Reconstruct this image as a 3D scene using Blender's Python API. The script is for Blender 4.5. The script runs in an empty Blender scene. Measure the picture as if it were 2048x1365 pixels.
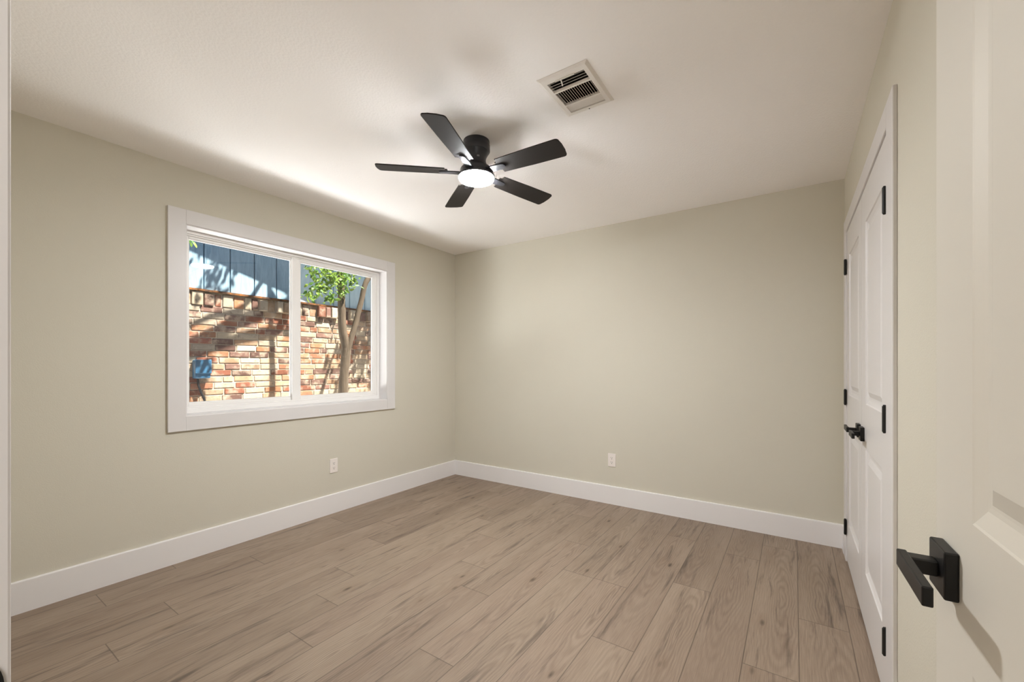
import bpy, bmesh, math, random
from mathutils import Vector, Matrix
sc = bpy.context.scene
COL = sc.collection
rnd = random.Random(7)
R = math.radians

# ------------------------------------------------------------------ camera, sky, sun, exposure
cam_d = bpy.data.cameras.new('camera')
cam = bpy.data.objects.new('camera', cam_d)
COL.objects.link(cam)
cam.location = (0.0, 0.0, 1.206)
cam.rotation_euler = (R(90), 0, R(33.95))
cam_d.sensor_width = 36.0
cam_d.lens = 837.6 / 2048 * 36.0
cam_d.shift_y = -(731.8 - 682.5) / 2048 * -1
cam_d.clip_start = 0.02
sc.camera = cam

world = bpy.data.worlds.new('sky')
sc.world = world
world.use_nodes = True
wn = world.node_tree
wn.nodes.clear()
sky = wn.nodes.new('ShaderNodeTexSky')
sky.sky_type = 'NISHITA'
sky.sun_disc = False
sky.sun_elevation = R(58)
sky.sun_rotation = R(60)
bg = wn.nodes.new('ShaderNodeBackground')
bg.inputs['Strength'].default_value = 0.25
wo = wn.nodes.new('ShaderNodeOutputWorld')
wn.links.new(sky.outputs[0], bg.inputs[0])
wn.links.new(bg.outputs[0], wo.inputs[0])

sun_d = bpy.data.lights.new('sun', 'SUN')
sun_d.energy = 32.0
sun_d.angle = R(0.6)
sun_d.color = (1.0, 0.94, 0.85)
sun = bpy.data.objects.new('sun', sun_d)
COL.objects.link(sun)
SUN = Vector((1.0, 0.6, 2.3)).normalized()          # direction towards the sun
sun.rotation_euler = SUN.to_track_quat('Z', 'Y').to_euler()
sun.location = (2, 3, 8)

def area(name, loc, aim, sx, sy, power, col, spread):
    d = bpy.data.lights.new(name, 'AREA'); d.shape = 'RECTANGLE'; d.size = sx; d.size_y = sy
    d.energy = power; d.color = col; d.spread = spread
    o = bpy.data.objects.new(name, d); COL.objects.link(o)
    o.location = loc
    o.rotation_euler = (Vector(aim) - Vector(loc)).to_track_quat('-Z', 'Y').to_euler()
    return o
# added unseen area lights standing in for bounce off the yard and hall light
area('yard_fill', (-4.96, 1.8, 0.20), (-3.96, 1.8, 0.62), 6.0, 0.45, 165.0, (0.95, 0.975, 1.0), R(160))
area('yard_fill_near', (-3.85, 1.8, -0.04), (-3.05, 1.8, 0.56), 6.0, 0.5, 8.0, (0.97, 0.985, 1.0), R(180))
area('yard_fill_tree_side', (-4.70, 4.3, 0.10), (-2.4, 0.3, 2.44), 1.6, 0.7, 18.0, (0.97, 0.985, 1.0), R(64))
area('yard_fill_corner', (-4.70, -0.6, 0.10), (-2.5, 3.2, 2.35), 1.6, 0.7, 23.0, (0.97, 0.985, 1.0), R(64))
area('hall_fill', (0.75, -1.1, 1.3), (-1.0, 0.45, 1.5), 0.8, 0.8, 4.0, (0.97, 0.98, 1.0), R(100))
LAMP = 545.0            # ceiling fan lamp
HALL = 80.0             # added hallway fill lamp, unseen
vs = sc.view_settings
vs.view_transform = 'Standard'
vs.look = 'None'
vs.gamma = 1.0
vs.use_curve_mapping = False
vs.exposure = -0.17
sc.cycles.max_bounces = 14
sc.cycles.diffuse_bounces = 8
sc.cycles.transparent_max_bounces = 16
sc.cycles.caustics_reflective = False
sc.cycles.caustics_refractive = False
sc.cycles.sample_clamp_indirect = 8.0

# ------------------------------------------------------------------ node helpers
class NT:
    def __init__(s, name):
        s.m = bpy.data.materials.new(name)
        s.m.use_nodes = True
        s.t = s.m.node_tree
        s.t.nodes.clear()
        s.out = s.t.nodes.new('ShaderNodeOutputMaterial')
    def n(s, typ, **kw):
        x = s.t.nodes.new(typ)
        for k, v in kw.items():
            setattr(x, k, v)
        return x
    def put(s, sock, v):
        if isinstance(v, bpy.types.NodeSocket):
            s.t.links.new(v, sock)
        elif isinstance(v, (tuple, list)) and sock.type == 'RGBA' and len(v) == 3:
            sock.default_value = (*v, 1)
        else:
            sock.default_value = v
    def math(s, op, a, b=0.0, c=0.0):
        x = s.n('ShaderNodeMath', operation=op)
        s.put(x.inputs[0], a); s.put(x.inputs[1], b); s.put(x.inputs[2], c)
        return x.outputs[0]
    def mix(s, f, a, b, blend='MIX'):
        x = s.n('ShaderNodeMix', data_type='RGBA', blend_type=blend)
        s.put(x.inputs[0], f); s.put(x.inputs[6], a); s.put(x.inputs[7], b)
        return x.outputs[2]
    def noise(s, vec, scale, detail=3.0, rough=0.5, dist=0.0):
        x = s.n('ShaderNodeTexNoise')
        if vec is not None: s.put(x.inputs['Vector'], vec)
        s.put(x.inputs['Scale'], scale); s.put(x.inputs['Detail'], detail)
        s.put(x.inputs['Roughness'], rough); s.put(x.inputs['Distortion'], dist)
        return x.outputs[0]
    def rng(s, v, a, b, c=0.0, d=1.0):
        x = s.n('ShaderNodeMapRange')
        s.put(x.inputs[0], v)
        for i, q in enumerate((a, b, c, d)): s.put(x.inputs[i + 1], q)
        return x.outputs[0]
    def xyz(s, x, y, z=0.0):
        c = s.n('ShaderNodeCombineXYZ')
        s.put(c.inputs[0], x); s.put(c.inputs[1], y); s.put(c.inputs[2], z)
        return c.outputs[0]
    def coord(s, k='Object'):
        return s.n('ShaderNodeTexCoord').outputs[k]
    def bump(s, h, strength, dist):
        b = s.n('ShaderNodeBump')
        s.put(b.inputs['Height'], h); b.inputs['Strength'].default_value = strength
        b.inputs['Distance'].default_value = dist
        return b.outputs[0]
    def bsdf(s, col, rough=0.5, metal=0.0, spec=0.5, normal=None):
        p = s.n('ShaderNodeBsdfPrincipled')
        s.put(p.inputs['Base Color'], col); s.put(p.inputs['Roughness'], rough)
        s.put(p.inputs['Metallic'], metal); s.put(p.inputs['Specular IOR Level'], spec)
        if normal is not None: s.put(p.inputs['Normal'], normal)
        s.t.links.new(p.outputs[0], s.out.inputs[0])
        return p

def paint(name, col, rough=0.6, bscale=260.0, bstr=0.12, bdist=0.002, spec=0.3, var=0.03):
    t = NT(name)
    c = t.coord()
    f = t.noise(c, 1.3, 3)
    col2 = tuple(min(1, x * (1 + var)) for x in col)
    cc = t.mix(f, tuple(x * (1 - var) for x in col), col2)
    nb = t.noise(c, bscale, 2)
    t.bsdf(cc, rough, 0, spec, t.bump(nb, bstr, bdist) if bstr else None)
    return t.m

WALL_C = (0.64, 0.607, 0.518)
M_wall = paint('wall_paint', WALL_C, 0.75, 190, 0.25, 0.002)
M_ceil = paint('ceiling_paint', (0.94, 0.915, 0.905), 0.85, 95, 0.36, 0.004)
M_trim = paint('trim_paint', (0.725, 0.702, 0.698), 0.35, 40, 0.02, 0.001, 0.4, 0.01)
M_base = paint('baseboard_lightened', (0.82, 0.80, 0.80), 0.35, 40, 0.02, 0.001, 0.4, 0.01)  # whiter than the trim: brighter exposure of the baseboards put into the colour
M_door = paint('door_tinted_paint', (0.69, 0.655, 0.585), 0.55, 40, 0.02, 0.001, 0.4, 0.01)  # beige reflected onto the door is put into its colour
M_bounce_stop = paint('dark_bounce_stop', (0.07, 0.055, 0.05), 0.9, 60, 0.4)  # near black, for the outer face added to keep light from bouncing
M_vinyl = paint('window_vinyl', (0.86, 0.84, 0.82), 0.35, 40, 0.0, 0.001, 0.4, 0.01)
M_plate = paint('outlet_plastic', (0.84, 0.78, 0.74), 0.35, 40, 0.0, 0.001, 0.4, 0.01)
M_dark = paint('slot_dark', (0.03, 0.027, 0.024), 0.7, 40, 0.0)
M_vent = paint('vent_enamel', (0.80, 0.76, 0.72), 0.4, 60, 0.0)
M_black = paint('black_metal', (0.010, 0.0095, 0.009), 0.42, 300, 0.04, 0.0005, 0.3)
M_fan = paint('fan_black', (0.022, 0.022, 0.026), 0.35, 300, 0.03, 0.0005, 0.5)
M_blade = paint('fan_blade_brown', (0.022, 0.018, 0.016), 0.62, 120, 0.05, 0.0005, 0.25)
M_hinge = paint('hinge_black', (0.018, 0.017, 0.016), 0.45, 300, 0.0)  # black, slightly lighter than the handles

def emis(name, col, strength):
    t = NT(name)
    e = t.n('ShaderNodeEmission')
    t.put(e.inputs[0], col); e.inputs[1].default_value = strength
    t.t.links.new(e.outputs[0], t.out.inputs[0])
    return t.m
M_lamp = emis('lamp_diffuser', (0.96, 0.985, 1.0), LAMP)
M_hall = emis('hall_fill_diffuser', (1.0, 0.94, 0.88), HALL)

def glass():
    t = NT('window_glass')
    tr = t.n('ShaderNodeBsdfTransparent'); t.put(tr.inputs[0], (0.96, 0.98, 0.98))
    gl = t.n('ShaderNodeBsdfGlossy'); gl.inputs['Roughness'].default_value = 0.0
    ge = t.n('ShaderNodeNewGeometry')
    dt = t.n('ShaderNodeVectorMath', operation='DOT_PRODUCT')
    t.put(dt.inputs[0], ge.outputs['Normal']); t.put(dt.inputs[1], ge.outputs['Incoming'])
    k = t.math('SUBTRACT', 1.0, t.math('ABSOLUTE', dt.outputs['Value']))
    fr = t.math('ADD', 0.04, t.math('MULTIPLY', 0.96, t.math('POWER', k, 5.0)))   # Schlick, the same from both sides
    mx = t.n('ShaderNodeMixShader')
    t.t.links.new(fr, mx.inputs[0]); t.t.links.new(tr.outputs[0], mx.inputs[1]); t.t.links.new(gl.outputs[0], mx.inputs[2])
    t.t.links.new(mx.outputs[0], t.out.inputs[0])
    return t.m
M_glass = glass()

def floor_mat():
    t = NT('oak_planks')
    uv = t.n('ShaderNodeUVMap'); uv.uv_map = 'plank'
    sp = t.n('ShaderNodeSeparateXYZ'); t.put(sp.inputs[0], uv.outputs[0])
    u, v = sp.outputs[0], sp.outputs[1]
    at = t.n('ShaderNodeAttribute'); at.attribute_name = 'seed'
    s = at.outputs['Fac']
    s2 = t.math('FRACT', t.math('MULTIPLY', s, 37.7))
    s3 = t.math('FRACT', t.math('MULTIPLY', s, 91.3))
    off = t.math('MULTIPLY', s, 50.0)
    # warped plank coordinates
    wx = t.noise(t.xyz(t.math('MULTIPLY', u, 6.0), t.math('MULTIPLY', v, 2.2), off), 1.0, 2)
    wy = t.noise(t.xyz(t.math('MULTIPLY', u, 11.0), t.math('MULTIPLY', v, 6.0), t.math('ADD', off, 7.0)), 1.0, 2)
    uu = t.math('ADD', t.math('SUBTRACT', u, t.math('ADD', 0.045, t.math('MULTIPLY', s2, 0.10))), t.math('MULTIPLY', t.math('SUBTRACT', wx, 0.5), 0.09))
    vv = t.math('MULTIPLY', t.math('SUBTRACT', v, t.math('MULTIPLY', s3, 1.3)), 0.085)
    d = t.math('SQRT', t.math('ADD', t.math('MULTIPLY', uu, uu), t.math('MULTIPLY', vv, vv)))
    d = t.math('ADD', d, t.math('MULTIPLY', wy, 0.016))
    ring = t.math('ABSOLUTE', t.math('SINE', t.math('MULTIPLY', d, 285.0)))
    ring = t.math('POWER', ring, 2.5)
    fine = t.noise(t.xyz(t.math('MULTIPLY', u, 330.0), t.math('MULTIPLY', v, 9.0), off), 1.0, 3, 0.6)
    # ring contrast falls off away from the heart
    rc = t.rng(d, 0.0, 0.10, 1.0, 0.22)
    # dark mineral streaks along the plank
    st = t.noise(t.xyz(t.math('MULTIPLY', t.math('ADD', u, t.math('MULTIPLY', wx, 0.05)), 24.0), t.math('MULTIPLY', v, 1.7), t.math('ADD', off, 21.0)), 1.0, 5, 0.66)
    streak = t.rng(st, 0.55, 0.70, 0.0, 1.0)
    # knots
    vo = t.n('ShaderNodeTexVoronoi'); vo.feature = 'F1'
    t.put(vo.inputs['Vector'], t.xyz(t.math('MULTIPLY', u, 7.0), t.math('MULTIPLY', v, 2.6), off)); t.put(vo.inputs['Scale'], 1.0)
    kd = t.math('ADD', vo.outputs[0], t.math('MULTIPLY', t.math('SUBTRACT', wy, 0.5), 0.12))
    knot = t.rng(kd, 0.02, 0.09, 1.0, 0.0)
    halo = t.rng(kd, 0.08, 0.30, 1.0, 0.0)
    base = t.mix(s2, (0.265, 0.198, 0.146), (0.340, 0.260, 0.194))
    base = t.mix(t.math('MULTIPLY', s3, 0.35), base, (0.325, 0.228, 0.178))
    base = t.mix(t.math('MULTIPLY', t.rng(fine, 0.3, 0.7), 0.42), base, (0.145, 0.102, 0.073))
    lowf = t.noise(t.xyz(t.math('MULTIPLY', u, 9.0), t.math('MULTIPLY', v, 1.4), t.math('ADD', off, 3.0)), 1.0, 3)
    base = t.mix(t.rng(lowf, 0.45, 0.75, 0.0, 0.4), base, (0.40, 0.315, 0.243))
    base = t.mix(t.math('MULTIPLY', t.math('MULTIPLY', ring, rc), 0.46), base, (0.125, 0.085, 0.058))
    base = t.mix(t.math('MULTIPLY', streak, 0.80), base, (0.085, 0.060, 0.046))
    base = t.mix(t.math('MULTIPLY', halo, 0.35), base, (0.21, 0.145, 0.10))
    base = t.mix(t.math('MULTIPLY', knot, 0.85), base, (0.05, 0.031, 0.02))
    # seams
    at2 = t.n('ShaderNodeAttribute'); at2.attribute_name = 'plen'
    e1 = t.math('MINIMUM', u, t.math('SUBTRACT', 0.1915, u))
    e2 = t.math('MINIMUM', v, t.math('SUBTRACT', at2.outputs['Fac'], v))
    e = t.math('MINIMUM', e1, e2)
    seam = t.rng(e, 0.0008, 0.0028, 1.0, 0.0)
    base = t.mix(t.math('MULTIPLY', seam, 0.62), base, (0.055, 0.038, 0.028))
    h = t.math('SUBTRACT', t.math('MULTIPLY', fine, 0.25), t.math('ADD', t.math('MULTIPLY', seam, 1.0), t.math('MULTIPLY', t.math('MULTIPLY', ring, rc), 0.15)))
    rgh = t.rng(fine, 0.2, 0.8, 0.42, 0.56)
    t.bsdf(base, rgh, 0, 0.4, t.bump(h, 0.25, 0.0015))
    return t.m
M_floor = floor_mat()

def brick_mat():
    t = NT('reclaimed_brick')
    at = t.n('ShaderNodeAttribute'); at.attribute_name = 'bcol'
    c = t.coord()
    n1 = t.noise(c, 26.0, 5, 0.65)
    n2 = t.noise(c, 9.0, 4, 0.6)
    b = t.mix(t.rng(n2, 0.48, 0.66, 0.0, 0.75), at.outputs['Color'], (0.46, 0.37, 0.28))
    b = t.mix(t.rng(n1, 0.56, 0.72, 0.0, 0.65), b, (0.11, 0.075, 0.06))
    t.bsdf(b, 0.9, 0, 0.2, t.bump(n1, 0.7, 0.006))
    return t.m
M_brick = brick_mat()
M_mortar = paint('mortar', (0.46, 0.385, 0.30), 0.95, 90, 0.8, 0.004, 0.1, 0.12)

def siding_mat(name, ca, cb):
    t = NT(name)
    c = t.coord()
    sp = t.n('ShaderNodeSeparateXYZ'); t.put(sp.inputs[0], c)
    g = t.noise(t.xyz(t.math('MULTIPLY', sp.outputs[0], 30.0), t.math('MULTIPLY', sp.outputs[1], 30.0), t.math('MULTIPLY', sp.outputs[2], 4.0)), 1.0, 4, 0.65, 0.6)
    b = t.mix(t.rng(g, 0.35, 0.7), ca, cb)
    t.bsdf(b, 0.8, 0, 0.2, t.bump(g, 0.8, 0.006))
    return t.m
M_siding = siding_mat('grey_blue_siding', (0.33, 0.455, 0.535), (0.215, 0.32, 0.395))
M_siding2 = siding_mat('lightened_siding', (0.66, 0.80, 0.82), (0.54, 0.68, 0.70))  # lighter copy of the siding: brighter light put into the colour
def rust_mat():
    t = NT('rusty_flashing')
    n = t.noise(t.coord(), 14.0, 5, 0.7)
    b = t.mix(t.rng(n, 0.4, 0.65), (0.06, 0.035, 0.025), (0.34, 0.13, 0.035))
    t.bsdf(b, 0.85, 0, 0.2)
    return t.m
M_rust = rust_mat()
def bark_mat():
    t = NT('bark')
    c = t.coord()
    sp = t.n('ShaderNodeSeparateXYZ'); t.put(sp.inputs[0], c)
    n = t.noise(t.xyz(t.math('MULTIPLY', sp.outputs[0], 60.0), t.math('MULTIPLY', sp.outputs[1], 60.0), t.math('MULTIPLY', sp.outputs[2], 9.0)), 1.0, 4, 0.65)
    b = t.mix(n, (0.055, 0.038, 0.025), (0.18, 0.135, 0.095))
    t.bsdf(b, 0.9, 0, 0.2, t.bump(n, 0.8, 0.008))
    return t.m
M_bark = bark_mat()
def leaf_mat():
    t = NT('leaf')
    at = t.n('ShaderNodeAttribute'); at.attribute_name = 'lseed'
    b = t.mix(at.outputs['Fac'], (0.05, 0.14, 0.02), (0.27, 0.38, 0.06))
    p = t.bsdf(b, 0.5, 0, 0.4)
    tl = t.n('ShaderNodeBsdfTranslucent'); t.put(tl.inputs[0], b)
    mx = t.n('ShaderNodeMixShader'); mx.inputs[0].default_value = 0.4
    t.t.links.new(p.outputs[0], mx.inputs[1]); t.t.links.new(tl.outputs[0], mx.inputs[2])
    t.t.links.new(mx.outputs[0], t.out.inputs[0])
    return t.m
M_leaf = leaf_mat()
M_conc = paint('pale_concrete', (0.62, 0.58, 0.52), 0.9, 60, 0.4, 0.004, 0.2, 0.1)
M_blue = paint('blue_plastic', (0.035, 0.12, 0.22), 0.35, 60, 0.0, 0.001, 0.5, 0.02)
M_cable = paint('black_cable', (0.012, 0.012, 0.013), 0.5, 60, 0.0)
M_soffit = paint('roof_board', (0.10, 0.095, 0.09), 0.8, 60, 0.1)
M_sticker = paint('grey_sticker', (0.25, 0.24, 0.24), 0.5, 60, 0.0)

# ------------------------------------------------------------------ mesh helpers
class MB:
    def __init__(s):
        s.bm = bmesh.new()
    def box(s, x0, x1, y0, y1, z0, z1, bev=0.0, seg=2):
        t = bmesh.new()
        bmesh.ops.create_cube(t, size=1.0)
        for v in t.verts:
            v.co = Vector(((x0 + x1) / 2 + v.co.x * (x1 - x0), (y0 + y1) / 2 + v.co.y * (y1 - y0), (z0 + z1) / 2 + v.co.z * (z1 - z0)))
        if bev > 0:
            bmesh.ops.bevel(t, geom=t.edges[:], offset=bev, segments=seg, affect='EDGES', profile=0.5)
        return s.merge(t)
    def merge(s, t, mat=None):
        if mat is not None: bmesh.ops.transform(t, matrix=mat, verts=t.verts[:])
        me = bpy.data.meshes.new('tmp'); t.to_mesh(me); t.free()
        n0 = len(s.bm.verts)
        s.bm.from_mesh(me); bpy.data.meshes.remove(me)
        s.bm.verts.ensure_lookup_table()
        return s.bm.verts[n0:]
    def poly(s, pts):
        return s.bm.faces.new([s.bm.verts.new(p) for p in pts])
    def lathe(s, prof, n=48, c=(0, 0, 0), caps=True):
        rings = []
        for r, z in prof:
            rings.append([s.bm.verts.new((c[0] + r * math.cos(2 * math.pi * k / n), c[1] + r * math.sin(2 * math.pi * k / n), c[2] + z)) for k in range(n)])
        for a, b in zip(rings, rings[1:]):
            for k in range(n):
                s.bm.faces.new((a[k], a[(k + 1) % n], b[(k + 1) % n], b[k]))
        if caps:
            s.bm.faces.new(rings[0]); s.bm.faces.new(rings[-1][::-1])
    def tube(s, pts, rad, n=10, wob=0.0):
        pts = [Vector(p) for p in pts]
        rs = rad if isinstance(rad, (list, tuple)) else [rad] * len(pts)
        rings = []
        for i, p in enumerate(pts):
            d = (pts[min(i + 1, len(pts) - 1)] - pts[max(i - 1, 0)]).normalized()
            a = d.cross(Vector((0.3, 1, 0.2))).normalized(); b = d.cross(a)
            rings.append([s.bm.verts.new(p + (a * math.cos(2 * math.pi * k / n) + b * math.sin(2 * math.pi * k / n)) * rs[i] * (1 + wob * rnd.uniform(-1, 1))) for k in range(n)])
        for a, b in zip(rings, rings[1:]):
            for k in range(n):
                s.bm.faces.new((a[k], a[(k + 1) % n], b[(k + 1) % n], b[k]))
        s.bm.faces.new(rings[0]); s.bm.faces.new(rings[-1][::-1])
    def prism(s, pts2, z0, z1, bev=0.0, mat=None):
        t = bmesh.new()
        a = [t.verts.new((x, y, z0)) for x, y in pts2]; b = [t.verts.new((x, y, z1)) for x, y in pts2]
        t.faces.new(a[::-1]); t.faces.new(b)
        for k in range(len(a)):
            t.faces.new((a[k], a[(k + 1) % len(a)], b[(k + 1) % len(a)], b[k]))
        if bev > 0:
            es = [e for e in t.edges if abs(e.verts[0].co.z - e.verts[1].co.z) < 1e-6]
            bmesh.ops.bevel(t, geom=es, offset=bev, segments=2, affect='EDGES')
        return s.merge(t, mat)
    def build(s, name, mat, parent=None, smooth=False, loc=None, rotz=0.0):
        bmesh.ops.recalc_face_normals(s.bm, faces=s.bm.faces[:])
        me = bpy.data.meshes.new(name)
        s.bm.to_mesh(me); s.bm.free()
        me.materials.append(mat)
        if smooth:
            for p in me.polygons: p.use_smooth = True
            try:
                me.set_sharp_from_angle(angle=R(35))
            except Exception:
                pass
        o = bpy.data.objects.new(name, me)
        COL.objects.link(o)
        if parent is not None: o.parent = parent
        if loc is not None: o.location = loc
        if rotz: o.rotation_euler.z = rotz
        return o

def tag(o, label=None, cat=None, group=None, kind=None):
    if label: o['label'] = label
    if cat: o['category'] = cat
    if group: o['group'] = group
    if kind: o['kind'] = kind
    return o
def empty(name, loc=(0, 0, 0), rz=0.0):
    o = bpy.data.objects.new(name, None)
    COL.objects.link(o)
    o.location = loc; o.rotation_euler = (0, 0, rz); o.empty_display_size = 0.1
    return o
def bxs(name, mat, boxes, parent=None, bev=0.0, label=None, cat=None):
    m = MB()
    for b in boxes: m.box(*b, bev=bev)
    o = m.build(name, mat, parent)
    if parent is None: tag(o, label, cat, kind='structure')
    return o
def smoothstep(x): return x * x * (3 - 2 * x)

# ------------------------------------------------------------------ room shell
XL, XR, YB, ZC = -3.133, 0.277, 3.516, 2.44
YE = 0.045                                   # entry wall, room face
# floor: one mesh, planks in the pattern
def make_floor():
    bm = bmesh.new()
    uvl = bm.loops.layers.uv.new('plank')
    sd = bm.faces.layers.float.new('seed'); pl = bm.faces.layers.float.new('plen')
    W, L = 0.1915, 1.345
    off = {0: 2.42, 1: 1.93, 2: 3.0, 3: 2.435, 4: 1.748, 5: 2.23, 6: 0.88, 7: 1.26, 8: 1.75, 9: 1.97, 10: 1.01, 11: 1.255, 12: 1.485, 13: 1.866, 14: 0.78, 15: 1.27, 16: 1.95, 17: 0.95}
    x1 = 0.0172 + W
    for k in range(-4, 18):
        xr = x1 - k * W; xl = xr - W
        y = off.get(k, 0.4 + 0.31 * (k % 4)) - 4 * L
        while y < YB + 0.1:
            ya, yb = max(y, -1.7), min(y + L, YB + 0.1)
            if yb > ya + 0.001:
                a, b = max(xl, XL - 0.1), min(xr, XR + 0.62)
                if b > a + 0.001:
                    vs_ = [bm.verts.new(p) for p in ((a, ya, 0), (b, ya, 0), (b, yb, 0), (a, yb, 0))]
                    f = bm.faces.new(vs_)
                    for lp in f.loops:
                        lp[uvl].uv = (lp.vert.co.x - xl, lp.vert.co.y - y)
                    f[sd] = rnd.random(); f[pl] = L
            y += L
    bmesh.ops.remove_doubles(bm, verts=bm.verts[:], dist=1e-5)
    me = bpy.data.meshes.new('floor'); bm.to_mesh(me); bm.free()
    me.materials.append(M_floor)
    o = bpy.data.objects.new('floor', me); COL.objects.link(o)
    return tag(o, 'grey brown oak plank floor running away from the doorway', 'floor', kind='structure')
make_floor()

# window opening and ceiling vent opening
WY0, WY1, WZ0, WZ1 = 1.022, 2.568, 0.893, 2.082
VX0, VX1, VY0, VY1 = -0.925, -0.692, 1.563, 1.875
VHX0, VHX1, VHY0, VHY1 = VX0 + .03, VX1 - .03, VY0 + .04, VY1 - .03
bxs('wall_left', M_wall, [(XL - .2, XL, -.1, WY0, 0, ZC), (XL - .2, XL, WY1, YB + .15, 0, ZC), (XL - .2, XL, WY0, WY1, 0, WZ0), (XL - .2, XL, WY0, WY1, WZ1, ZC)],
    label='beige painted wall with the window', cat='wall')
CX = XL - .2
bxs('wall_outside', M_bounce_stop, [(CX - .02, CX, -3.0, WY0 - .02, -.12, ZC + .1), (CX - .02, CX, WY1 + .02, YB + 1.5, -.12, ZC + .1), (CX - .02, CX, WY0 - .02, WY1 + .02, -.12, WZ0 - .02), (CX - .02, CX, WY0 - .02, WY1 + .02, WZ1 + .02, ZC + .1),
    (CX - .02, CX + .057, WY0 - .02, WY0 + .006, WZ0 - .02, WZ1 + .02), (CX - .02, CX + .057, WY1 - .006, WY1 + .02, WZ0 - .02, WZ1 + .02),
    (CX - .02, CX + .057, WY0 + .006, WY1 - .006, WZ1 - .006, WZ1 + .02), (CX - .02, CX + .057, WY0 + .006, WY1 - .006, WZ0 - .02, WZ0 + .006)],
    label='added dark outer face of the window wall that stops bounced light', cat='wall')
bxs('wall_back', M_wall, [(XL, XR + .1, YB, YB + .15, 0, ZC)], label='plain beige painted wall opposite the doorway', cat='wall')
DY0, DY1, DZ = 1.928, 3.288, 2.030           # closet opening
bxs('wall_right', M_wall, [(XR, XR + .1, YE, DY0, 0, ZC), (XR, XR + .1, DY1, YB, 0, ZC), (XR, XR + .1, DY0, DY1, DZ, ZC)],
    label='beige painted wall around the closet double doors', cat='wall')
bxs('wall_closet', M_wall, [(XR + .7, XR + .75, YE, YB + .15, 0, ZC), (XR + .1, XR + .7, YB, YB + .15, 0, ZC), (XR + .1, XR + .7, YE - .12, YE, 0, ZC)],
    label='hidden wall inside the closet behind the white doors', cat='wall')
EX0, EX1, EZ = -0.586, 0.222, 2.06           # entry rough opening
bxs('wall_entry', M_wall, [(XL, EX0, YE - .12, YE, 0, ZC), (EX1, XR + .1, YE - .12, YE, 0, ZC), (EX0, EX1, YE - .12, YE, EZ, ZC)],
    label='beige wall holding the entry doorway', cat='wall')
bxs('wall_hall', M_wall, [(-1.9, 1.5, -1.75, -1.65, 0, ZC), (-2.0, -1.9, -1.75, YE - .12, 0, ZC), (1.5, 1.6, -1.75, YE - .12, 0, ZC), (XR + .75, 1.5, YE - .12, YE - .05, 0, ZC)],
    label='beige hallway wall outside the room', cat='wall')
def make_ceiling():
    m = MB()
    xs = [XL - .2, VHX0, VHX1, 1.6]; ys = [-1.75, VHY0, VHY1, YB + .15]
    for i in range(3):
        for j in range(3):
            if (i, j) != (1, 1): m.box(xs[i], xs[i + 1], ys[j], ys[j + 1], ZC, ZC + .1)
    bmesh.ops.remove_doubles(m.bm, verts=m.bm.verts[:], dist=1e-5)
    o = m.build('ceiling', M_ceil)
    tag(o, 'white textured flat ceiling', 'ceiling', kind='structure')
make_ceiling()
bxs('roof', M_soffit, [(XL - .25, 2.2, -2.2, YB + .4, ZC + .35, ZC + .42)], label='roof slab above the room', cat='roof')

BH, BT = 0.157, 0.015
def baseboard(name, x0, x1, y0, y1, axis, sgn, label):
    # profile with a small rounded top edge
    m = MB(); m.box(x0, x1, y0, y1, 0, BH)
    es = [e for e in m.bm.edges if all(abs(v.co.z - BH) < 1e-6 for v in e.verts) and
          all(abs(v.co[axis] - ((x1 if sgn > 0 else x0) if axis == 0 else (y1 if sgn > 0 else y0))) < 1e-6 for v in e.verts)]
    bmesh.ops.bevel(m.bm, geom=es, offset=0.007, segments=3, affect='EDGES', profile=0.6)
    return tag(m.build(name, M_base), label, 'baseboard', kind='structure')
baseboard('baseboard_left', XL, XL + BT, YE, YB, 0, 1, 'white baseboard along the wall under the window')
baseboard('baseboard_back', XL + BT, XR, YB - BT, YB, 1, -1, 'white baseboard along the plain back wall')
baseboard('baseboard_right', XR - BT, XR, DY1 + .125, YB - BT, 0, -1, 'short white baseboard between closet casing and corner')
baseboard('baseboard_entry', XR - BT, XR, YE, DY0 - .118, 0, -1, 'white baseboard behind the open entry door')

# closet casing (three boards, one frame)
CF = 0.264
def closet_casing():
    m = MB()
    m.box(CF, XR, DY0 - .117, DY0, 0, DZ + .085, bev=.003)
    m.box(CF, XR, DY1, DY1 + .117, 0, DZ + .085, bev=.003)
    m.box(CF, XR, DY0, DY1, DZ, DZ + .085, bev=.003)
    m.box(XR, XR + .1, DY0, DY0 + .004, 0, DZ); m.box(XR, XR + .1, DY1 - .004, DY1, 0, DZ)
    m.box(XR, XR + .1, DY0 + .004, DY1 - .004, DZ - .006, DZ)
    m.box(XR + .045, XR + .06, DY0 + .004, DY1 - .004, DZ - .03, DZ - .006)
    tag(m.build('trim_1', M_trim), 'white casing around the closet double doors', 'door casing', kind='structure')
closet_casing()

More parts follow.
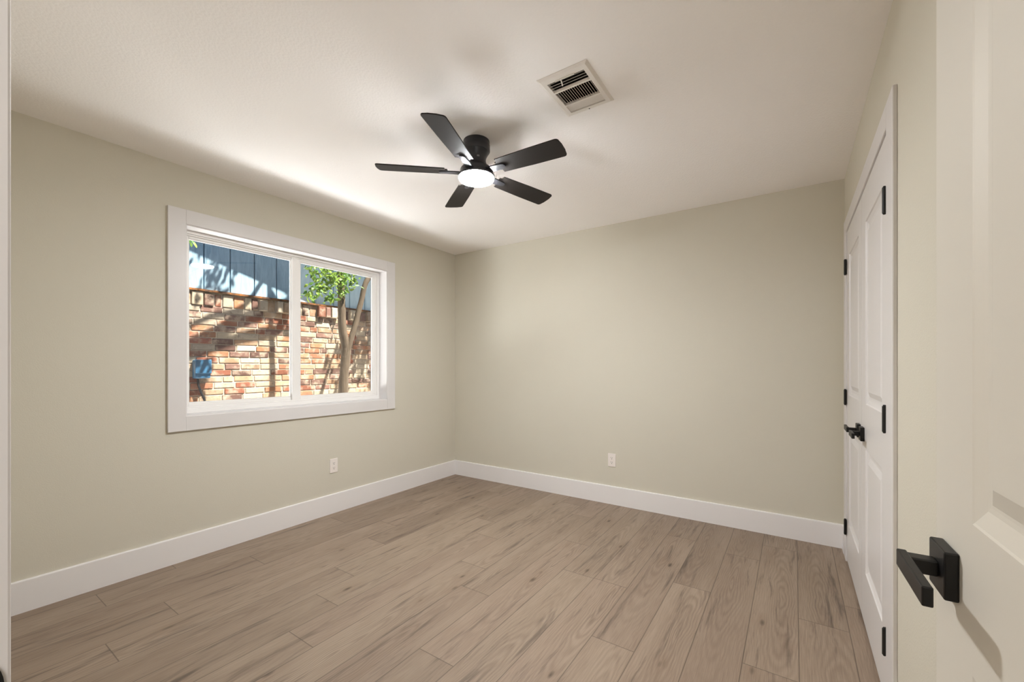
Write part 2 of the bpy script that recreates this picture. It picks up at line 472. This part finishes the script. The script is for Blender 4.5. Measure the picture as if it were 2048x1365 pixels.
# ------------------------------------------------------------------ panel doors
PROF = [(0.0, 0.0), (0.003, -0.005), (0.018, -0.0115), (0.027, -0.0125), (0.034, -0.0125), (0.058, -0.003)]
PROF_ENTRY = [(0.0, 0.0), (0.003, -0.0012), (0.024, -0.0062), (0.030, -0.0066), (0.034, -0.0066), (0.056, -0.0002)]
def panel_door_mesh(w, h, th, panels, name, mat, parent, loc, rotz, prof=PROF):
    """door lying in local x (width) / z (height); front face at y = 0 looking to -y, back at y = th"""
    bm = bmesh.new()
    for side in (0, 1):
        yy = lambda dpt: (-dpt if side == 0 else th + dpt)
        xs = sorted({0, w, *[p[0] for p in panels], *[p[1] for p in panels]})
        zs = sorted({0, h, *[p[2] for p in panels], *[p[3] for p in panels]})
        for i in range(len(xs) - 1):
            for j in range(len(zs) - 1):
                cx, cz = (xs[i] + xs[i + 1]) / 2, (zs[j] + zs[j + 1]) / 2
                if any(p[0] < cx < p[1] and p[2] < cz < p[3] for p in panels): continue
                bm.faces.new([bm.verts.new((x, yy(0), z)) for x, z in ((xs[i], zs[j]), (xs[i + 1], zs[j]), (xs[i + 1], zs[j + 1]), (xs[i], zs[j + 1]))])
        for (a, b, c, d) in panels:
            prev = None
            for off, dp in prof:
                ring = [bm.verts.new((x, yy(dp), z)) for x, z in ((a + off, c + off), (b - off, c + off), (b - off, d - off), (a + off, d - off))]
                if prev:
                    for k in range(4): bm.faces.new((prev[k], prev[(k + 1) % 4], ring[(k + 1) % 4], ring[k]))
                prev = ring
            bm.faces.new(prev)
    for q in (((0, 0, 0), (0, th, 0), (0, th, h), (0, 0, h)), ((w, 0, 0), (w, th, 0), (w, th, h), (w, 0, h)),
              ((0, 0, 0), (w, 0, 0), (w, th, 0), (0, th, 0)), ((0, 0, h), (w, 0, h), (w, th, h), (0, th, h))):
        bm.faces.new([bm.verts.new(p) for p in q])
    bmesh.ops.remove_doubles(bm, verts=bm.verts[:], dist=1e-5)
    m = MB(); m.bm.free(); m.bm = bm
    return m.build(name, mat, parent, loc=loc, rotz=rotz)

def lever_handle(parent, loc, rotz, flip):
    """square rosette and flat lever; local -y is out of the door, lever runs along local x * flip"""
    root = MB()
    root.box(-.032, .032, -.015, 0, -.032, .032, bev=.0022)
    h = root.build('door_handle', M_black, parent, loc=loc, rotz=rotz)
    n = MB()
    n.box(-.011, .011, -.046, -.015, -.0105, .0105, bev=.002)
    nb = n.build('neck', M_black, h)
    l = MB()
    a, b = (-.014, .112) if flip > 0 else (-.112, .014)
    l.box(a, b, -.054, -.043, -.0122, .0122, bev=.0018)
    l.build('lever', M_black, h)
    return h
def hinge(parent, loc, rotz=0.0, kn=.0065, hh=.089):
    m = MB()
    m.lathe([(kn, -hh / 2), (kn, hh / 2)], 14)
    m.lathe([(kn * .6, hh / 2), (kn * .75, hh / 2 + .002), (kn * .5, hh / 2 + .005)], 14)
    m.lathe([(kn * .5, -hh / 2 - .005), (kn * .75, -hh / 2 - .002), (kn * .6, -hh / 2)], 14)
    m.box(-.016, .016, .0035, .0055, -hh / 2, hh / 2)
    return m.build('hinge', M_hinge, parent, loc=loc, rotz=rotz)

DW = (DY1 - DY0 - .014) / 2
DFX = 0.2705
HZ = 0.887
dh = DZ - .006 - .012
for nm, y0, hy, lab in (('door_1', DY1 - .005, None, 'far white two panel closet door beside the back corner'),
                        ('door_2', DY0 + .005 + DW, None, 'near white two panel closet door next to the open entry door')):
    # local x runs towards -Y (rotation -90 deg), local -y points to -X (into the room)
    far = nm == 'door_1'
    root = empty(nm, (DFX, y0, 0.0), R(-90))
    tag(root, lab, 'closet door', kind='structure')
    st = .118
    panel_door_mesh(DW, dh, .035, [(st, DW - st, .255 - .012, .825 - .012), (st, DW - st, 1.03 - .012, 1.865 - .012)], 'door_leaf', M_trim, root, (0, 0, .012), 0)
    hx = DW - .063 if far else .063
    lever_handle(root, (hx, 0, HZ), 0, -1 if far else 1)
    for z in (.215 if far else .245, 1.013 if far else 1.02, 1.812 if far else 1.782):
        hinge(root, (0.0 if far else DW, -.0095, z))
# ------------------------------------------------------------------ entry door (open against the right wall)
u = R(1.8)
ux, uy = -math.sin(u), math.cos(u)
# local x runs from latch edge towards hinge, local -y looks at the room (-X)
lat = (0.1795 + .095 * ux, 0.778 + .095 * uy)
EW = 0.762
ed = empty('door_3', (lat[0], lat[1], 0.0), R(-90) + u)
tag(ed, 'open entry door, reflected beige painted in, with square black lever handle', 'door', kind='structure')
panel_door_mesh(EW, 2.02, .035, [(.135, EW - .135, .24, .815), (.135, EW - .135, 1.0, 1.865)], 'door_leaf', M_door, ed, (0, 0, .012), 0, PROF_ENTRY)
lever_handle(ed, (.0625, 0, .927), 0, 1)
m = MB(); m.box(-.0015, .0005, .006, .029, .897, .957, bev=.0004); m.build('latch_plate', M_black, ed)
for z in (.25, 1.02, 1.80): hinge(ed, (EW + .004, -.002, z))
# entry frame: jambs, stop and casing
m = MB()
m.box(-.5862, -.570, YE - .12, YE + .0, 0, EZ); m.box(.2055, EX1, YE - .12, YE, 0, EZ); m.box(-.570, .2055, YE - .12, YE, EZ - .016, EZ)
m.box(-.66, -.570, YE, YE + .0145, 0, EZ + .07, bev=.002); m.box(.2055, .272, YE, YE + .0145, 0, EZ + .07, bev=.002)
m.box(-.570, .2055, YE, YE + .0145, EZ - .016, EZ + .07, bev=.002)
fr = tag(m.build('trim_2', M_trim), 'white door frame at the left edge with black strike plate', 'door frame', kind='structure')
m = MB()
pts = []
for k in range(25):
    a = -math.pi / 2 + math.pi * k / 24
    ca, sa = math.cos(a), math.sin(a)
    pts.append((.0285 + .0275 * (abs(ca) ** .7) * (1 if ca > 0 else -1) - .0005, .927 + .030 * (abs(sa) ** .9) * (1 if sa > 0 else -1)))
pts += [(.004, .957), (.004, .897)]
t = bmesh.new()
a = [t.verts.new((-.5698, y, z)) for y, z in pts]; b = [t.verts.new((-.5678, y, z)) for y, z in pts]
t.faces.new(a); t.faces.new(b[::-1])
for k in range(len(a)): t.faces.new((a[k], a[(k + 1) % len(a)], b[(k + 1) % len(a)], b[k]))
m.merge(t); m.build('strike_plate', M_black, fr)

# ------------------------------------------------------------------ window
win = empty('window_1', (XL, (WY0 + WY1) / 2, WZ0))
tag(win, 'white sliding window with flat casing in the left wall', 'window', kind='structure')
def wbuild(mb, name, mat, parent=win):
    bmesh.ops.translate(mb.bm, verts=mb.bm.verts[:], vec=-win.location)
    return mb.build(name, mat, parent)
m = MB()
cw = .0905
m.box(XL, XL + .017, WY0 - cw, WY0, WZ0 - cw, WZ1 + cw, bev=.002)
m.box(XL, XL + .017, WY1, WY1 + cw, WZ0 - cw, WZ1 + cw, bev=.002)
m.box(XL, XL + .017, WY0, WY1, WZ1, WZ1 + cw, bev=.002)
m.box(XL, XL + .017, WY0, WY1, WZ0 - cw, WZ0, bev=.002)
wbuild(m, 'casing', M_trim)
m = MB()     # jamb liner
jl = .006
JX = XL - .142
m.box(JX, XL + .012, WY0, WY0 + jl, WZ0, WZ1); m.box(JX, XL + .012, WY1 - jl, WY1, WZ0, WZ1)
m.box(JX, XL + .012, WY0 + jl, WY1 - jl, WZ1 - jl, WZ1); m.box(JX, XL + .012, WY0 + jl, WY1 - jl, WZ0, WZ0 + jl)
wbuild(m, 'jamb_liner', M_trim)
FX = XL - .092   # room face of the vinyl frame
a0, a1, b0, b1 = WY0 + jl, WY1 - jl, WZ0 + jl, WZ1 - jl
def ring(m, x0, x1, y0, y1, z0, z1, wl, wr, wb, wt, bev=.002):
    m.box(x0, x1, y0, y0 + wl, z0, z1, bev=bev); m.box(x0, x1, y1 - wr, y1, z0, z1, bev=bev)
    m.box(x0, x1, y0 + wl, y1 - wr, z0, z0 + wb, bev=bev); m.box(x0, x1, y0 + wl, y1 - wr, z1 - wt, z1, bev=bev)
m = MB()
ring(m, FX - .050, FX, a0, a1, b0, b1, .022, .022, .030, .020)
ring(m, FX - .050, FX - .012, a0 + .022, a1 - .022, b0 + .030, b1 - .020, .012, .012, .012, .010)
fro = wbuild(m, 'window_frame', M_vinyl)
def sash(x1, y0, y1, wl, wr, wb, wt, gx):
    m = MB()
    z0, z1 = b0 + .042, b1 - .030
    ring(m, x1 - .026, x1, y0, y1, z0, z1, wl, wr, wb, wt)
    ring(m, x1 - .020, x1 - .006, y0 + wl, y1 - wr, z0 + wb, z1 - wt, .006, .006, .006, .006, bev=.001)
    s = wbuild(m, 'sash', M_vinyl)
    g = MB(); g.box(gx - .002, gx + .002, y0 + wl, y1 - wr, z0 + wb, z1 - wt)
    wbuild(g, 'pane', M_glass, s)
    k = bpy.data.objects[s.name].children[0]; k.location = (0, 0, 0)
    return s
sash(FX - .022, a0 + .034, 1.768, .016, .022, .022, .016, FX - .034)
sash(FX - .014, 1.768, a1 - .034, .045, .028, .022, .020, FX - .026)
m = MB(); m.box(FX - .016, FX - .008, 1.744, 1.768, b0 + .042, b1 - .030, bev=.002)
wbuild(m, 'meeting_stile', M_vinyl)

# ------------------------------------------------------------------ ceiling fan
FC = Vector((-1.4495, 1.8025, ZC))
fan = empty('ceiling_fan', FC)
tag(fan, 'black five blade flush ceiling fan with a lit round lamp', 'ceiling fan')
tdir = Vector((math.cos(R(55)), math.sin(R(55)), 0))
rotor_rot = Matrix.Rotation(R(2.2), 4, Vector((-tdir.y, tdir.x, 0)))
m = MB()
m.lathe([(.0715, 0), (.0725, -.004), (.0725, -.020), (.0745, -.024), (.0745, -.054), (.071, -.060)], 56)
m.build('canopy', M_fan, fan, smooth=True)
m = MB()
m.lathe([(.069, -.058), (.066, -.068), (.058, -.082), (.0525, -.098), (.053, -.115), (.060, -.135), (.074, -.147), (.085, -.153), (.089, -.160), (.089, -.178), (.093, -.186), (.1005, -.190), (.1005, -.200), (.097, -.2015)], 56)
mot = m.build('motor_housing', M_fan, fan, smooth=True)
m = MB(); m.lathe([(.096, -.1995), (.0965, -.207), (.092, -.2125), (.075, -.2155), (.040, -.217), (.004, -.2175)], 56)
m.build('lamp_diffuser', M_lamp, fan, smooth=True)
# grey sticker on the neck facing the door
sa = math.atan2(-FC.y, -FC.x) + .18
m = MB()
for dz0 in (0,):
    pts = [(.0535, -.107), (.0515, -.094)]
    vv = []
    for r_, z_ in pts:
        for da in (-.13, 0, .13):
            vv.append(m.bm.verts.new(((r_ + .0008) * math.cos(sa + da), (r_ + .0008) * math.sin(sa + da), z_)))
    m.bm.faces.new((vv[0], vv[1], vv[4], vv[3])); m.bm.faces.new((vv[1], vv[2], vv[5], vv[4]))
m.build('sticker', M_sticker, mot)
ZB = 2.268 - ZC
PIT = -.20
for k in range(5):
    ang = .012 + k * 2 * math.pi / 5
    M = rotor_rot @ Matrix.Rotation(ang, 4, 'Z') @ Matrix.Translation((0, 0, ZB)) @ Matrix.Rotation(PIT, 4, 'X')
    m = MB()
    w0, w1 = .052, .0615
    ol = [(.150, -.030), (.150, .030), (.163, .030), (.163, w0)]
    # long side then rounded tip
    ol += [(.35, .058), (.515, w1), (.524, w1 - .002), (.530, w1 - .009), (.536, .02), (.537, -.02), (.533, -w1 + .010), (.527, -w1 + .003), (.518, -w1), (.35, -.058), (.163, -w0), (.163, -.030)]
    m.prism(ol[::-1], -.003, .003, bev=.001, mat=M)
    bl = m.build('blade', M_blade, fan)
    # arm: from the housing to under the blade root, with a rounded end
    m = MB()
    ol = [(.070, -.024), (.11, -.022), (.150, -.020), (.185, -.016)]
    ol += [(.185 + .016 * math.sin(a_), -.016 * math.cos(a_)) for a_ in [R(q) for q in (20, 45, 70, 90, 110, 135, 160)]]
    ol += [(.185, .016), (.150, .020), (.11, .022), (.070, .024)]
    m.prism(ol, -.0105, -.003, bev=.002, mat=M)
    m.build('blade_arm', M_fan, bl)

# ------------------------------------------------------------------ ceiling vent
vent = empty('air_vent', ((VX0 + VX1) / 2, (VY0 + VY1) / 2, ZC))
tag(vent, 'white rectangular ceiling air register with dark louvre slots', 'air vent')
cx, cy = vent.location.x, vent.location.y
def vb(mb, name, mat, parent=vent):
    bmesh.ops.translate(mb.bm, verts=mb.bm.verts[:], vec=(-cx, -cy, -ZC))
    return mb.build(name, mat, parent)
zf0, zf1 = ZC - .008, ZC
m = MB()
# frame border sloping out to the edge
o_, i_ = (VX0, VX1, VY0, VY1), (VHX0, VHX1, VHY0, VHY1)
def rect(q, z): return [m.bm.verts.new(p) for p in ((q[0], q[2], z), (q[1], q[2], z), (q[1], q[3], z), (q[0], q[3], z))]
rr = [rect(o_, ZC), rect((o_[0], o_[1], o_[2], o_[3]), ZC - .002), rect((o_[0] + .012, o_[1] - .012, o_[2] + .012, o_[3] - .012), ZC - .008), rect(i_, ZC - .008), rect(i_, ZC + .004)]
for a, b in zip(rr, rr[1:]):
    for k in range(4): m.bm.faces.new((a[k], a[(k + 1) % 4], b[(k + 1) % 4], b[k]))
# cross bars between the three louvre banks
s1, s2 = VHY0 + .072, VHY0 + .182
for y in (s1, s2): m.box(VHX0, VHX1, y - .0045, y + .0045, ZC - .008, ZC + .004)
vb(m, 'register_frame', M_vent)
m = MB()
e_ = .001
m.box(VHX0 + e_, VHX1 - e_, VHY0 + e_, VHY1 - e_, ZC + .094, ZC + .098)
m.box(VHX0 + e_, VHX0 + .003, VHY0 + e_, VHY1 - e_, ZC + .008, ZC + .094); m.box(VHX1 - .003, VHX1 - e_, VHY0 + e_, VHY1 - e_, ZC + .008, ZC + .094)
m.box(VHX0 + .003, VHX1 - .003, VHY0 + e_, VHY0 + .003, ZC + .008, ZC + .094); m.box(VHX0 + .003, VHX1 - .003, VHY1 - .003, VHY1 - e_, ZC + .008, ZC + .094)
vb(m, 'duct', M_dark)
def louvre(x0, x1, y0, y1, tilt, along, W_=.0135):
    """thin blade; 'x' runs along x, 'y' runs along y; tilt about its own axis"""
    t = bmesh.new(); bmesh.ops.create_cube(t, size=1)
    L = (x1 - x0) if along == 'x' else (y1 - y0)
    for v in t.verts:
        v.co = Vector((v.co.x * (L if along == 'x' else W_), v.co.y * (W_ if along == 'x' else L), v.co.z * .0012))
    mt = Matrix.Translation(((x0 + x1) / 2, (y0 + y1) / 2, ZC - .001)) @ Matrix.Rotation(tilt, 4, 'X' if along == 'x' else 'Y')
    q = MB(); q.merge(t, mt)
    return vb(q, 'louvre', M_vent)
for k in range(4):
    y = VHY0 + .014 + k * .0165
    louvre(VHX0, VHX1, y, y, R(36), 'x', .012)
for k in range(15):
    x = VHX0 + .008 + k * (VHX1 - VHX0 - .016) / 14
    louvre(x, x, s1 + .004, s2 - .004, R(62), 'y', .0085)
for k in range(4):
    y = s2 + .014 + k * .0145
    louvre(VHX0, VHX1, y, y, R(-30), 'x', .0165)
m = MB()   # damper lever
m.box(cx - .045, cx + .045, VHY0 - .006, VHY0 - .002, ZC - .012, ZC - .008)
m.tube([(cx - .018, VHY0 - .004, ZC - .010), (cx - .020, VHY0 + .010, ZC - .014), (cx - .026, VHY0 + .030, ZC - .016)], .0028, 8)
vb(m, 'damper_lever', M_vent)
m = MB(); m.lathe([(.003, -.0095), (.003, -.007)], 10, c=((VX0 + VX1) / 2, VY1 - .014, ZC)); vb(m, 'screw', M_dark)

# ------------------------------------------------------------------ outlets
def outlet(loc, rotz, label):
    """local x across, z up, front towards -y"""
    root = empty('electrical_outlet', loc, rotz)
    tag(root, label, 'outlet', group='wall outlets')
    m = MB(); m.box(-.035, .035, -.006, 0, -.0575, .0575, bev=.0025); m.build('cover_plate', M_plate, root)
    for s in (1, -1):
        m = MB()
        pts = []
        for k in range(28):
            a = 2 * math.pi * k / 28
            pts.append((.0165 * math.cos(a), max(-.0125, min(.0125, .0165 * math.sin(a)))))
        m.prism(pts, 0, .0012, mat=Matrix.Translation((0, -.0058, s * .0195)) @ Matrix.Rotation(R(90), 4, 'X'))
        f = m.build('receptacle', M_plate, root)
        m = MB()
        m.box(-.0078, -.0056, -.0078, -.0066, s * .0195 - .001, s * .0195 + .008)
        m.box(.0056, .0078, -.0078, -.0066, s * .0195 - .000, s * .0195 + .007)
        m.lathe([(.003, 0), (.003, .0012)], 12)
        for v in m.bm.verts[-24:]:
            x, y, z = v.co; v.co = (x, -.0066 - z, y + s * .0195 - .0075)
        m.build('slots', M_dark, f)
    m = MB(); m.lathe([(.0028, .0), (.0028, .0012)], 12)
    for v in m.bm.verts: x, y, z = v.co[:]; v.co = (x, -.006 - z, y)
    m.build('screw', M_vent, root)
    return root
outlet((XL, 2.032, .386), R(90), 'white duplex outlet on the wall below the window')
outlet((-1.316, YB, .382), 0.0, 'white duplex outlet on the plain back wall')

# ------------------------------------------------------------------ added fill lamp in the hallway, unseen
hl = empty('hall_fill_lamp', (-.2, -.85, ZC))
tag(hl, 'added unseen fill lamp in the hallway outside the door', 'ceiling lamp')
m = MB(); m.lathe([(.17, 0), (.17, -.02), (.16, -.025)], 40); m.build('fill_lamp_base', M_vent, hl)
m = MB(); m.lathe([(.158, -.0255), (.155, -.05), (.12, -.075), (.06, -.088), (.004, -.09)], 40); m.build('fill_lamp_shade', M_hall, hl, smooth=True)

# ------------------------------------------------------------------ outside: neighbour's wall
NX = -5.10
GZ = -0.12
nb = empty('neighbor_house', (NX, 2.8, GZ))
tag(nb, 'neighbouring house wall of mixed old bricks below pale blue siding', 'house')
def nbuild(mb, name, mat, parent=nb):
    bmesh.ops.translate(mb.bm, verts=mb.bm.verts[:], vec=-nb.location)
    return mb.build(name, mat, parent)
NY0, NY1, BT_ = -2.5, 8.0, 1.985
m = MB(); m.box(NX - .3, NX - .007, NY0, NY1, GZ, BT_); nbuild(m, 'mortar_backing', M_mortar)
def bricks():
    bm = bmesh.new()
    cl = bm.faces.layers.float_color.new('bcol')
    pal = [(.42, .25, .15), (.50, .36, .24), (.30, .11, .065), (.38, .16, .09), (.16, .085, .065), (.52, .42, .30), (.46, .31, .20), (.24, .13, .10), (.55, .45, .34), (.44, .21, .11)]
    def one(y0, y1, z0, z1, pr):
        t = bmesh.new(); bmesh.ops.create_cube(t, size=1.0)
        x0, x1 = NX - .06, NX + pr
        j = .0025
        for v in t.verts:
            v.co = Vector(((x0 + x1) / 2 + v.co.x * (x1 - x0), (y0 + y1) / 2 + v.co.y * (y1 - y0) + rnd.uniform(-j, j), (z0 + z1) / 2 + v.co.z * (z1 - z0) + rnd.uniform(-j, j)))
        bmesh.ops.bevel(t, geom=t.edges[:], offset=.005, segments=1, affect='EDGES')
        c = rnd.choice(pal); q = rnd.uniform(.58, .92)
        c = tuple(x * q for x in c)
        vm = {}
        for v in t.verts: vm[v] = bm.verts.new(v.co)
        for f in t.faces:
            if f.normal.x < -.5: continue
            g = bm.faces.new([vm[v] for v in f.verts]); g[cl] = (*c, 1)
        t.free()
    ch = .0672; top = BT_ - .155
    z = top; k = 0
    while z > GZ:
        y = NY0 + (k % 2) * .105 + rnd.uniform(0, .03)
        while y < NY1:
            L = .198 if rnd.random() < .78 else rnd.choice((.095, .145, .24))
            one(y, min(y + L, NY1), z - ch + .009, z, rnd.uniform(-.003, .003))
            y += L + .0095
        z -= ch; k += 1
    y = NY0
    while y < NY1:                                    # rough soldier course under the siding
        L = rnd.choice((.062, .085, .098))
        one(y, y + L, top + .008, BT_ - rnd.uniform(.005, .03), rnd.choice((-.003, .004, .012, .044, .034, .0)))
        y += L + .012
    me = bpy.data.meshes.new('brick_face'); bm.to_mesh(me); bm.free()
    me.materials.append(M_brick)
    o = bpy.data.objects.new('brick_face', me); COL.objects.link(o); o.parent = nb; o.location = -nb.location
    return o
bricks()
m = MB()
m.box(NX - .06, NX + .022, NY0, NY1, BT_ - .004, BT_ + .016)
nbuild(m, 'flashing', M_rust)
def siding():
    m, m2 = MB(), MB()
    sp = .2465; y = 1.828 - 18 * sp
    while y < NY1:
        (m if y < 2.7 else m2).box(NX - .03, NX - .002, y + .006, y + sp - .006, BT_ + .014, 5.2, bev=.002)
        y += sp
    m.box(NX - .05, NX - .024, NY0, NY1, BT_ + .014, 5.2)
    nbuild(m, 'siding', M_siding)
    p = nbuild(m2, 'siding', M_siding2); p['label'] = 'siding behind the tree, with brighter light painted in as paler aqua'
siding()
# gable overhang of the neighbour's roof, falling to the right
OV = .50
def rake():
    m = MB()
    def zr(y): return 3.44 - .30 * (y - 2.288)
    ya, yb = -2.6, 7.6
    pts = [(NX - .8, ya), (NX + OV, ya), (NX + OV, yb), (NX - .8, yb)]
    lo = [m.bm.verts.new((x, y, zr(y))) for x, y in pts]; hi = [m.bm.verts.new((x, y, zr(y) + .14)) for x, y in pts]
    m.bm.faces.new(lo); m.bm.faces.new(hi[::-1])
    for k in range(4): m.bm.faces.new((lo[k], lo[(k + 1) % 4], hi[(k + 1) % 4], hi[k]))
    nbuild(m, 'roof_overhang', M_soffit)
rake()
bxs('ground', M_conc, [(-5.4, XL - .2, -3.5, 9.0, GZ - .1, GZ)], label='pale concrete side yard between the two houses', cat='ground')

# blue outdoor box on the brick, with its black cable
dbx = empty('electrical_box', (NX, 1.79, 1.17))
tag(dbx, 'blue outdoor electrical box on the brick wall with black cable', 'electrical box')
m = MB(); m.box(.004, .085, -.068, .068, -.095, .095, bev=.01, seg=3); bo = m.build('box_body', M_blue, dbx, smooth=True)
m = MB(); m.box(.085, .10, -.072, .072, -.045, .098, bev=.006); m.build('box_cover', M_blue, dbx)
m = MB()
cp = [(.04, -.03, -.09), (.045, -.028, -.16), (.05, -.005, -.24), (.05, .025, -.32), (.05, .03, -.38), (.05, .0, -.45), (.05, -.05, -.51), (.05, -.14, -.57), (.05, -.3, -.62)]
m.tube(cp, .011, 10)
m.build('cable', M_cable, dbx, smooth=True)

# ------------------------------------------------------------------ tree between the houses
tree = empty('tree', (-4.36, 2.99, GZ))
tag(tree, 'slim forked tree with green leaves in front of the brick wall', 'tree')
def on(px, py, X):
    th = R(33.95); r = (px - 1024) / 837.6
    dx = -math.sin(th) + r * math.cos(th); dy = math.cos(th) + r * math.sin(th)
    t_ = X / dx
    return Vector((X, dy * t_, 1.206 - (py - 731.8) / 837.6 * t_))
TX = -4.36
def tpart(name, pts, rad, wob=.05, n=12):
    m = MB()
    P = [Vector(p) for p in pts]
    # subdivide (Catmull-Rom) for a natural bend
    Q, RR = [], []
    for i in range(len(P) - 1):
        p0, p1, p2, p3 = P[max(i - 1, 0)], P[i], P[i + 1], P[min(i + 2, len(P) - 1)]
        for k in range(5):
            s = k / 5
            Q.append(.5 * ((2 * p1) + (p2 - p0) * s + (2 * p0 - 5 * p1 + 4 * p2 - p3) * s * s + (3 * p1 - p0 - 3 * p2 + p3) * s ** 3))
            RR.append(rad[i] * (1 - s) + rad[i + 1] * s)
    Q.append(P[-1]); RR.append(rad[-1])
    m.tube(Q, RR, n, wob)
    bmesh.ops.translate(m.bm, verts=m.bm.verts[:], vec=-tree.location)
    return m.build(name, M_bark, tree, smooth=True)
low = on(686, 800, TX); base = Vector((TX + .02, low.y - .01, GZ - .03))
fork = on(692, 700, TX)
tpart('trunk', [base, low, on(688, 750, TX), fork, on(685, 660, TX), on(683, 610, TX), on(682, 560, TX), on(681, 520, TX - .03), (TX, 2.96, 2.95), (TX + .05, 2.95, 4.2)],
      [.075, .056, .053, .054, .047, .043, .038, .034, .03, .02])
tpart('branch', [on(690, 716, TX + .01), on(698, 690, TX + .03), on(709, 655, TX + .05), on(722, 605, TX + .07), on(737, 556, TX + .09), (TX + .12, 3.56, 2.62), (TX + .15, 3.8, 3.3)],
      [.036, .034, .032, .031, .030, .028, .02])
# limbs above the window's view; they throw the slanting shadows on the bricks
def limb_for_shadow(y0, z0, y1, z1, X, r0, r1, bend=.04):
    d = X - NX
    sy, sz = d * SUN.y / SUN.x, d * SUN.z / SUN.x
    a = Vector((X, y0 + sy, z0 + sz)); b = Vector((X, y1 + sy, z1 + sz))
    mid = (a + b) / 2 + Vector((0, 0, bend))
    return a, mid, b
for (y0, z0, y1, z1, X, r0, r1) in ((2.80, 2.03, 1.55, 1.31, -4.28, .046, .034), (2.62, 1.67, 1.50, 1.20, -4.24, .036, .026), (2.20, 1.86, 1.55, 1.50, -4.20, .022, .014)):
    a, mid, b = limb_for_shadow(y0, z0, y1, z1, X, r0, r1)
    tpart('branch', [Vector((TX + .04, 2.95, min(a.z + .2, 4.15))), a, mid, b], [r0 * .9, r0, (r0 + r1) / 2, r1], n=9)
def foliage():
    bm = bmesh.new()
    ls = bm.faces.layers.float.new('lseed')
    def leaf(p, s):
        d = Vector((rnd.uniform(-1, 1), rnd.uniform(-1, 1), rnd.uniform(-1.2, .3))).normalized()
        a = d.cross(Vector((rnd.uniform(-1, 1), rnd.uniform(-1, 1), rnd.uniform(-1, 1)))).normalized()
        nrm = d.cross(a)
        w = s * .26
        q = [p, p + d * s * .35 + a * w - nrm * w * .2, p + d * s * .7 + a * w * .7, p + d * s, p + d * s * .7 - a * w * .7, p + d * s * .35 - a * w - nrm * w * .2]
        v = [bm.verts.new(x - tree.location) for x in q]
        sd = rnd.random()
        f = bm.faces.new((v[0], v[1], v[2], v[3])); f[ls] = sd
        f = bm.faces.new((v[0], v[3], v[4], v[5])); f[ls] = sd
    def cluster(c, rad, n, s=.055):
        for _ in range(n):
            q = Vector((rnd.gauss(0, 1), rnd.gauss(0, 1), rnd.gauss(0, 1))) * .5
            leaf(c + Vector((q.x * rad, q.y * rad, q.z * rad * .8)), s * rnd.uniform(.7, 1.3))
    for px, py, X, r_, n in ((655, 560, -4.29, .14, 95), (640, 578, -4.27, .12, 60), (668, 545, -4.29, .15, 90), (622, 590, -4.23, .08, 34), (631, 548, -4.22, .07, 22),
                             (660, 595, -4.27, .08, 34), (685, 565, -4.27, .13, 60), (700, 548, -4.29, .11, 45), (705, 562, -4.27, .06, 14), (655, 535, -4.29, .10, 40),
                             (622, 532, -4.23, .06, 10), (712, 545, -4.27, .07, 16), (684, 585, -4.29, .06, 16), (390, 481, -4.17, .05, 7)):
        cluster(on(px, py, X), r_, n)
    # crown above, out of the window's view, which dapples the siding and the bricks
    for _ in range(8):
        c = Vector((rnd.uniform(-4.32, -4.1), rnd.uniform(2.0, 2.7), rnd.uniform(3.8, 4.3)))
        cluster(c, .13, 11, .075)
    for _ in range(2):
        c = Vector((rnd.uniform(-4.32, -4.2), rnd.uniform(2.1, 2.3), rnd.uniform(2.75, 3.0)))
        cluster(c, .13, 24, .075)
    for _ in range(11):
        c = Vector((rnd.uniform(-4.32, -4.1), rnd.uniform(3.9, 4.6), rnd.uniform(2.8, 3.7)))
        cluster(c, .16, 42, .08)
    for _ in range(2):
        c = Vector((rnd.uniform(-4.32, -4.1), rnd.uniform(3.2, 3.8), rnd.uniform(3.6, 4.2)))
        cluster(c, .13, 20, .075)
    me = bpy.data.meshes.new('foliage'); bm.to_mesh(me); bm.free()
    me.materials.append(M_leaf)
    o = bpy.data.objects.new('foliage', me); COL.objects.link(o); o.parent = tree
foliage()
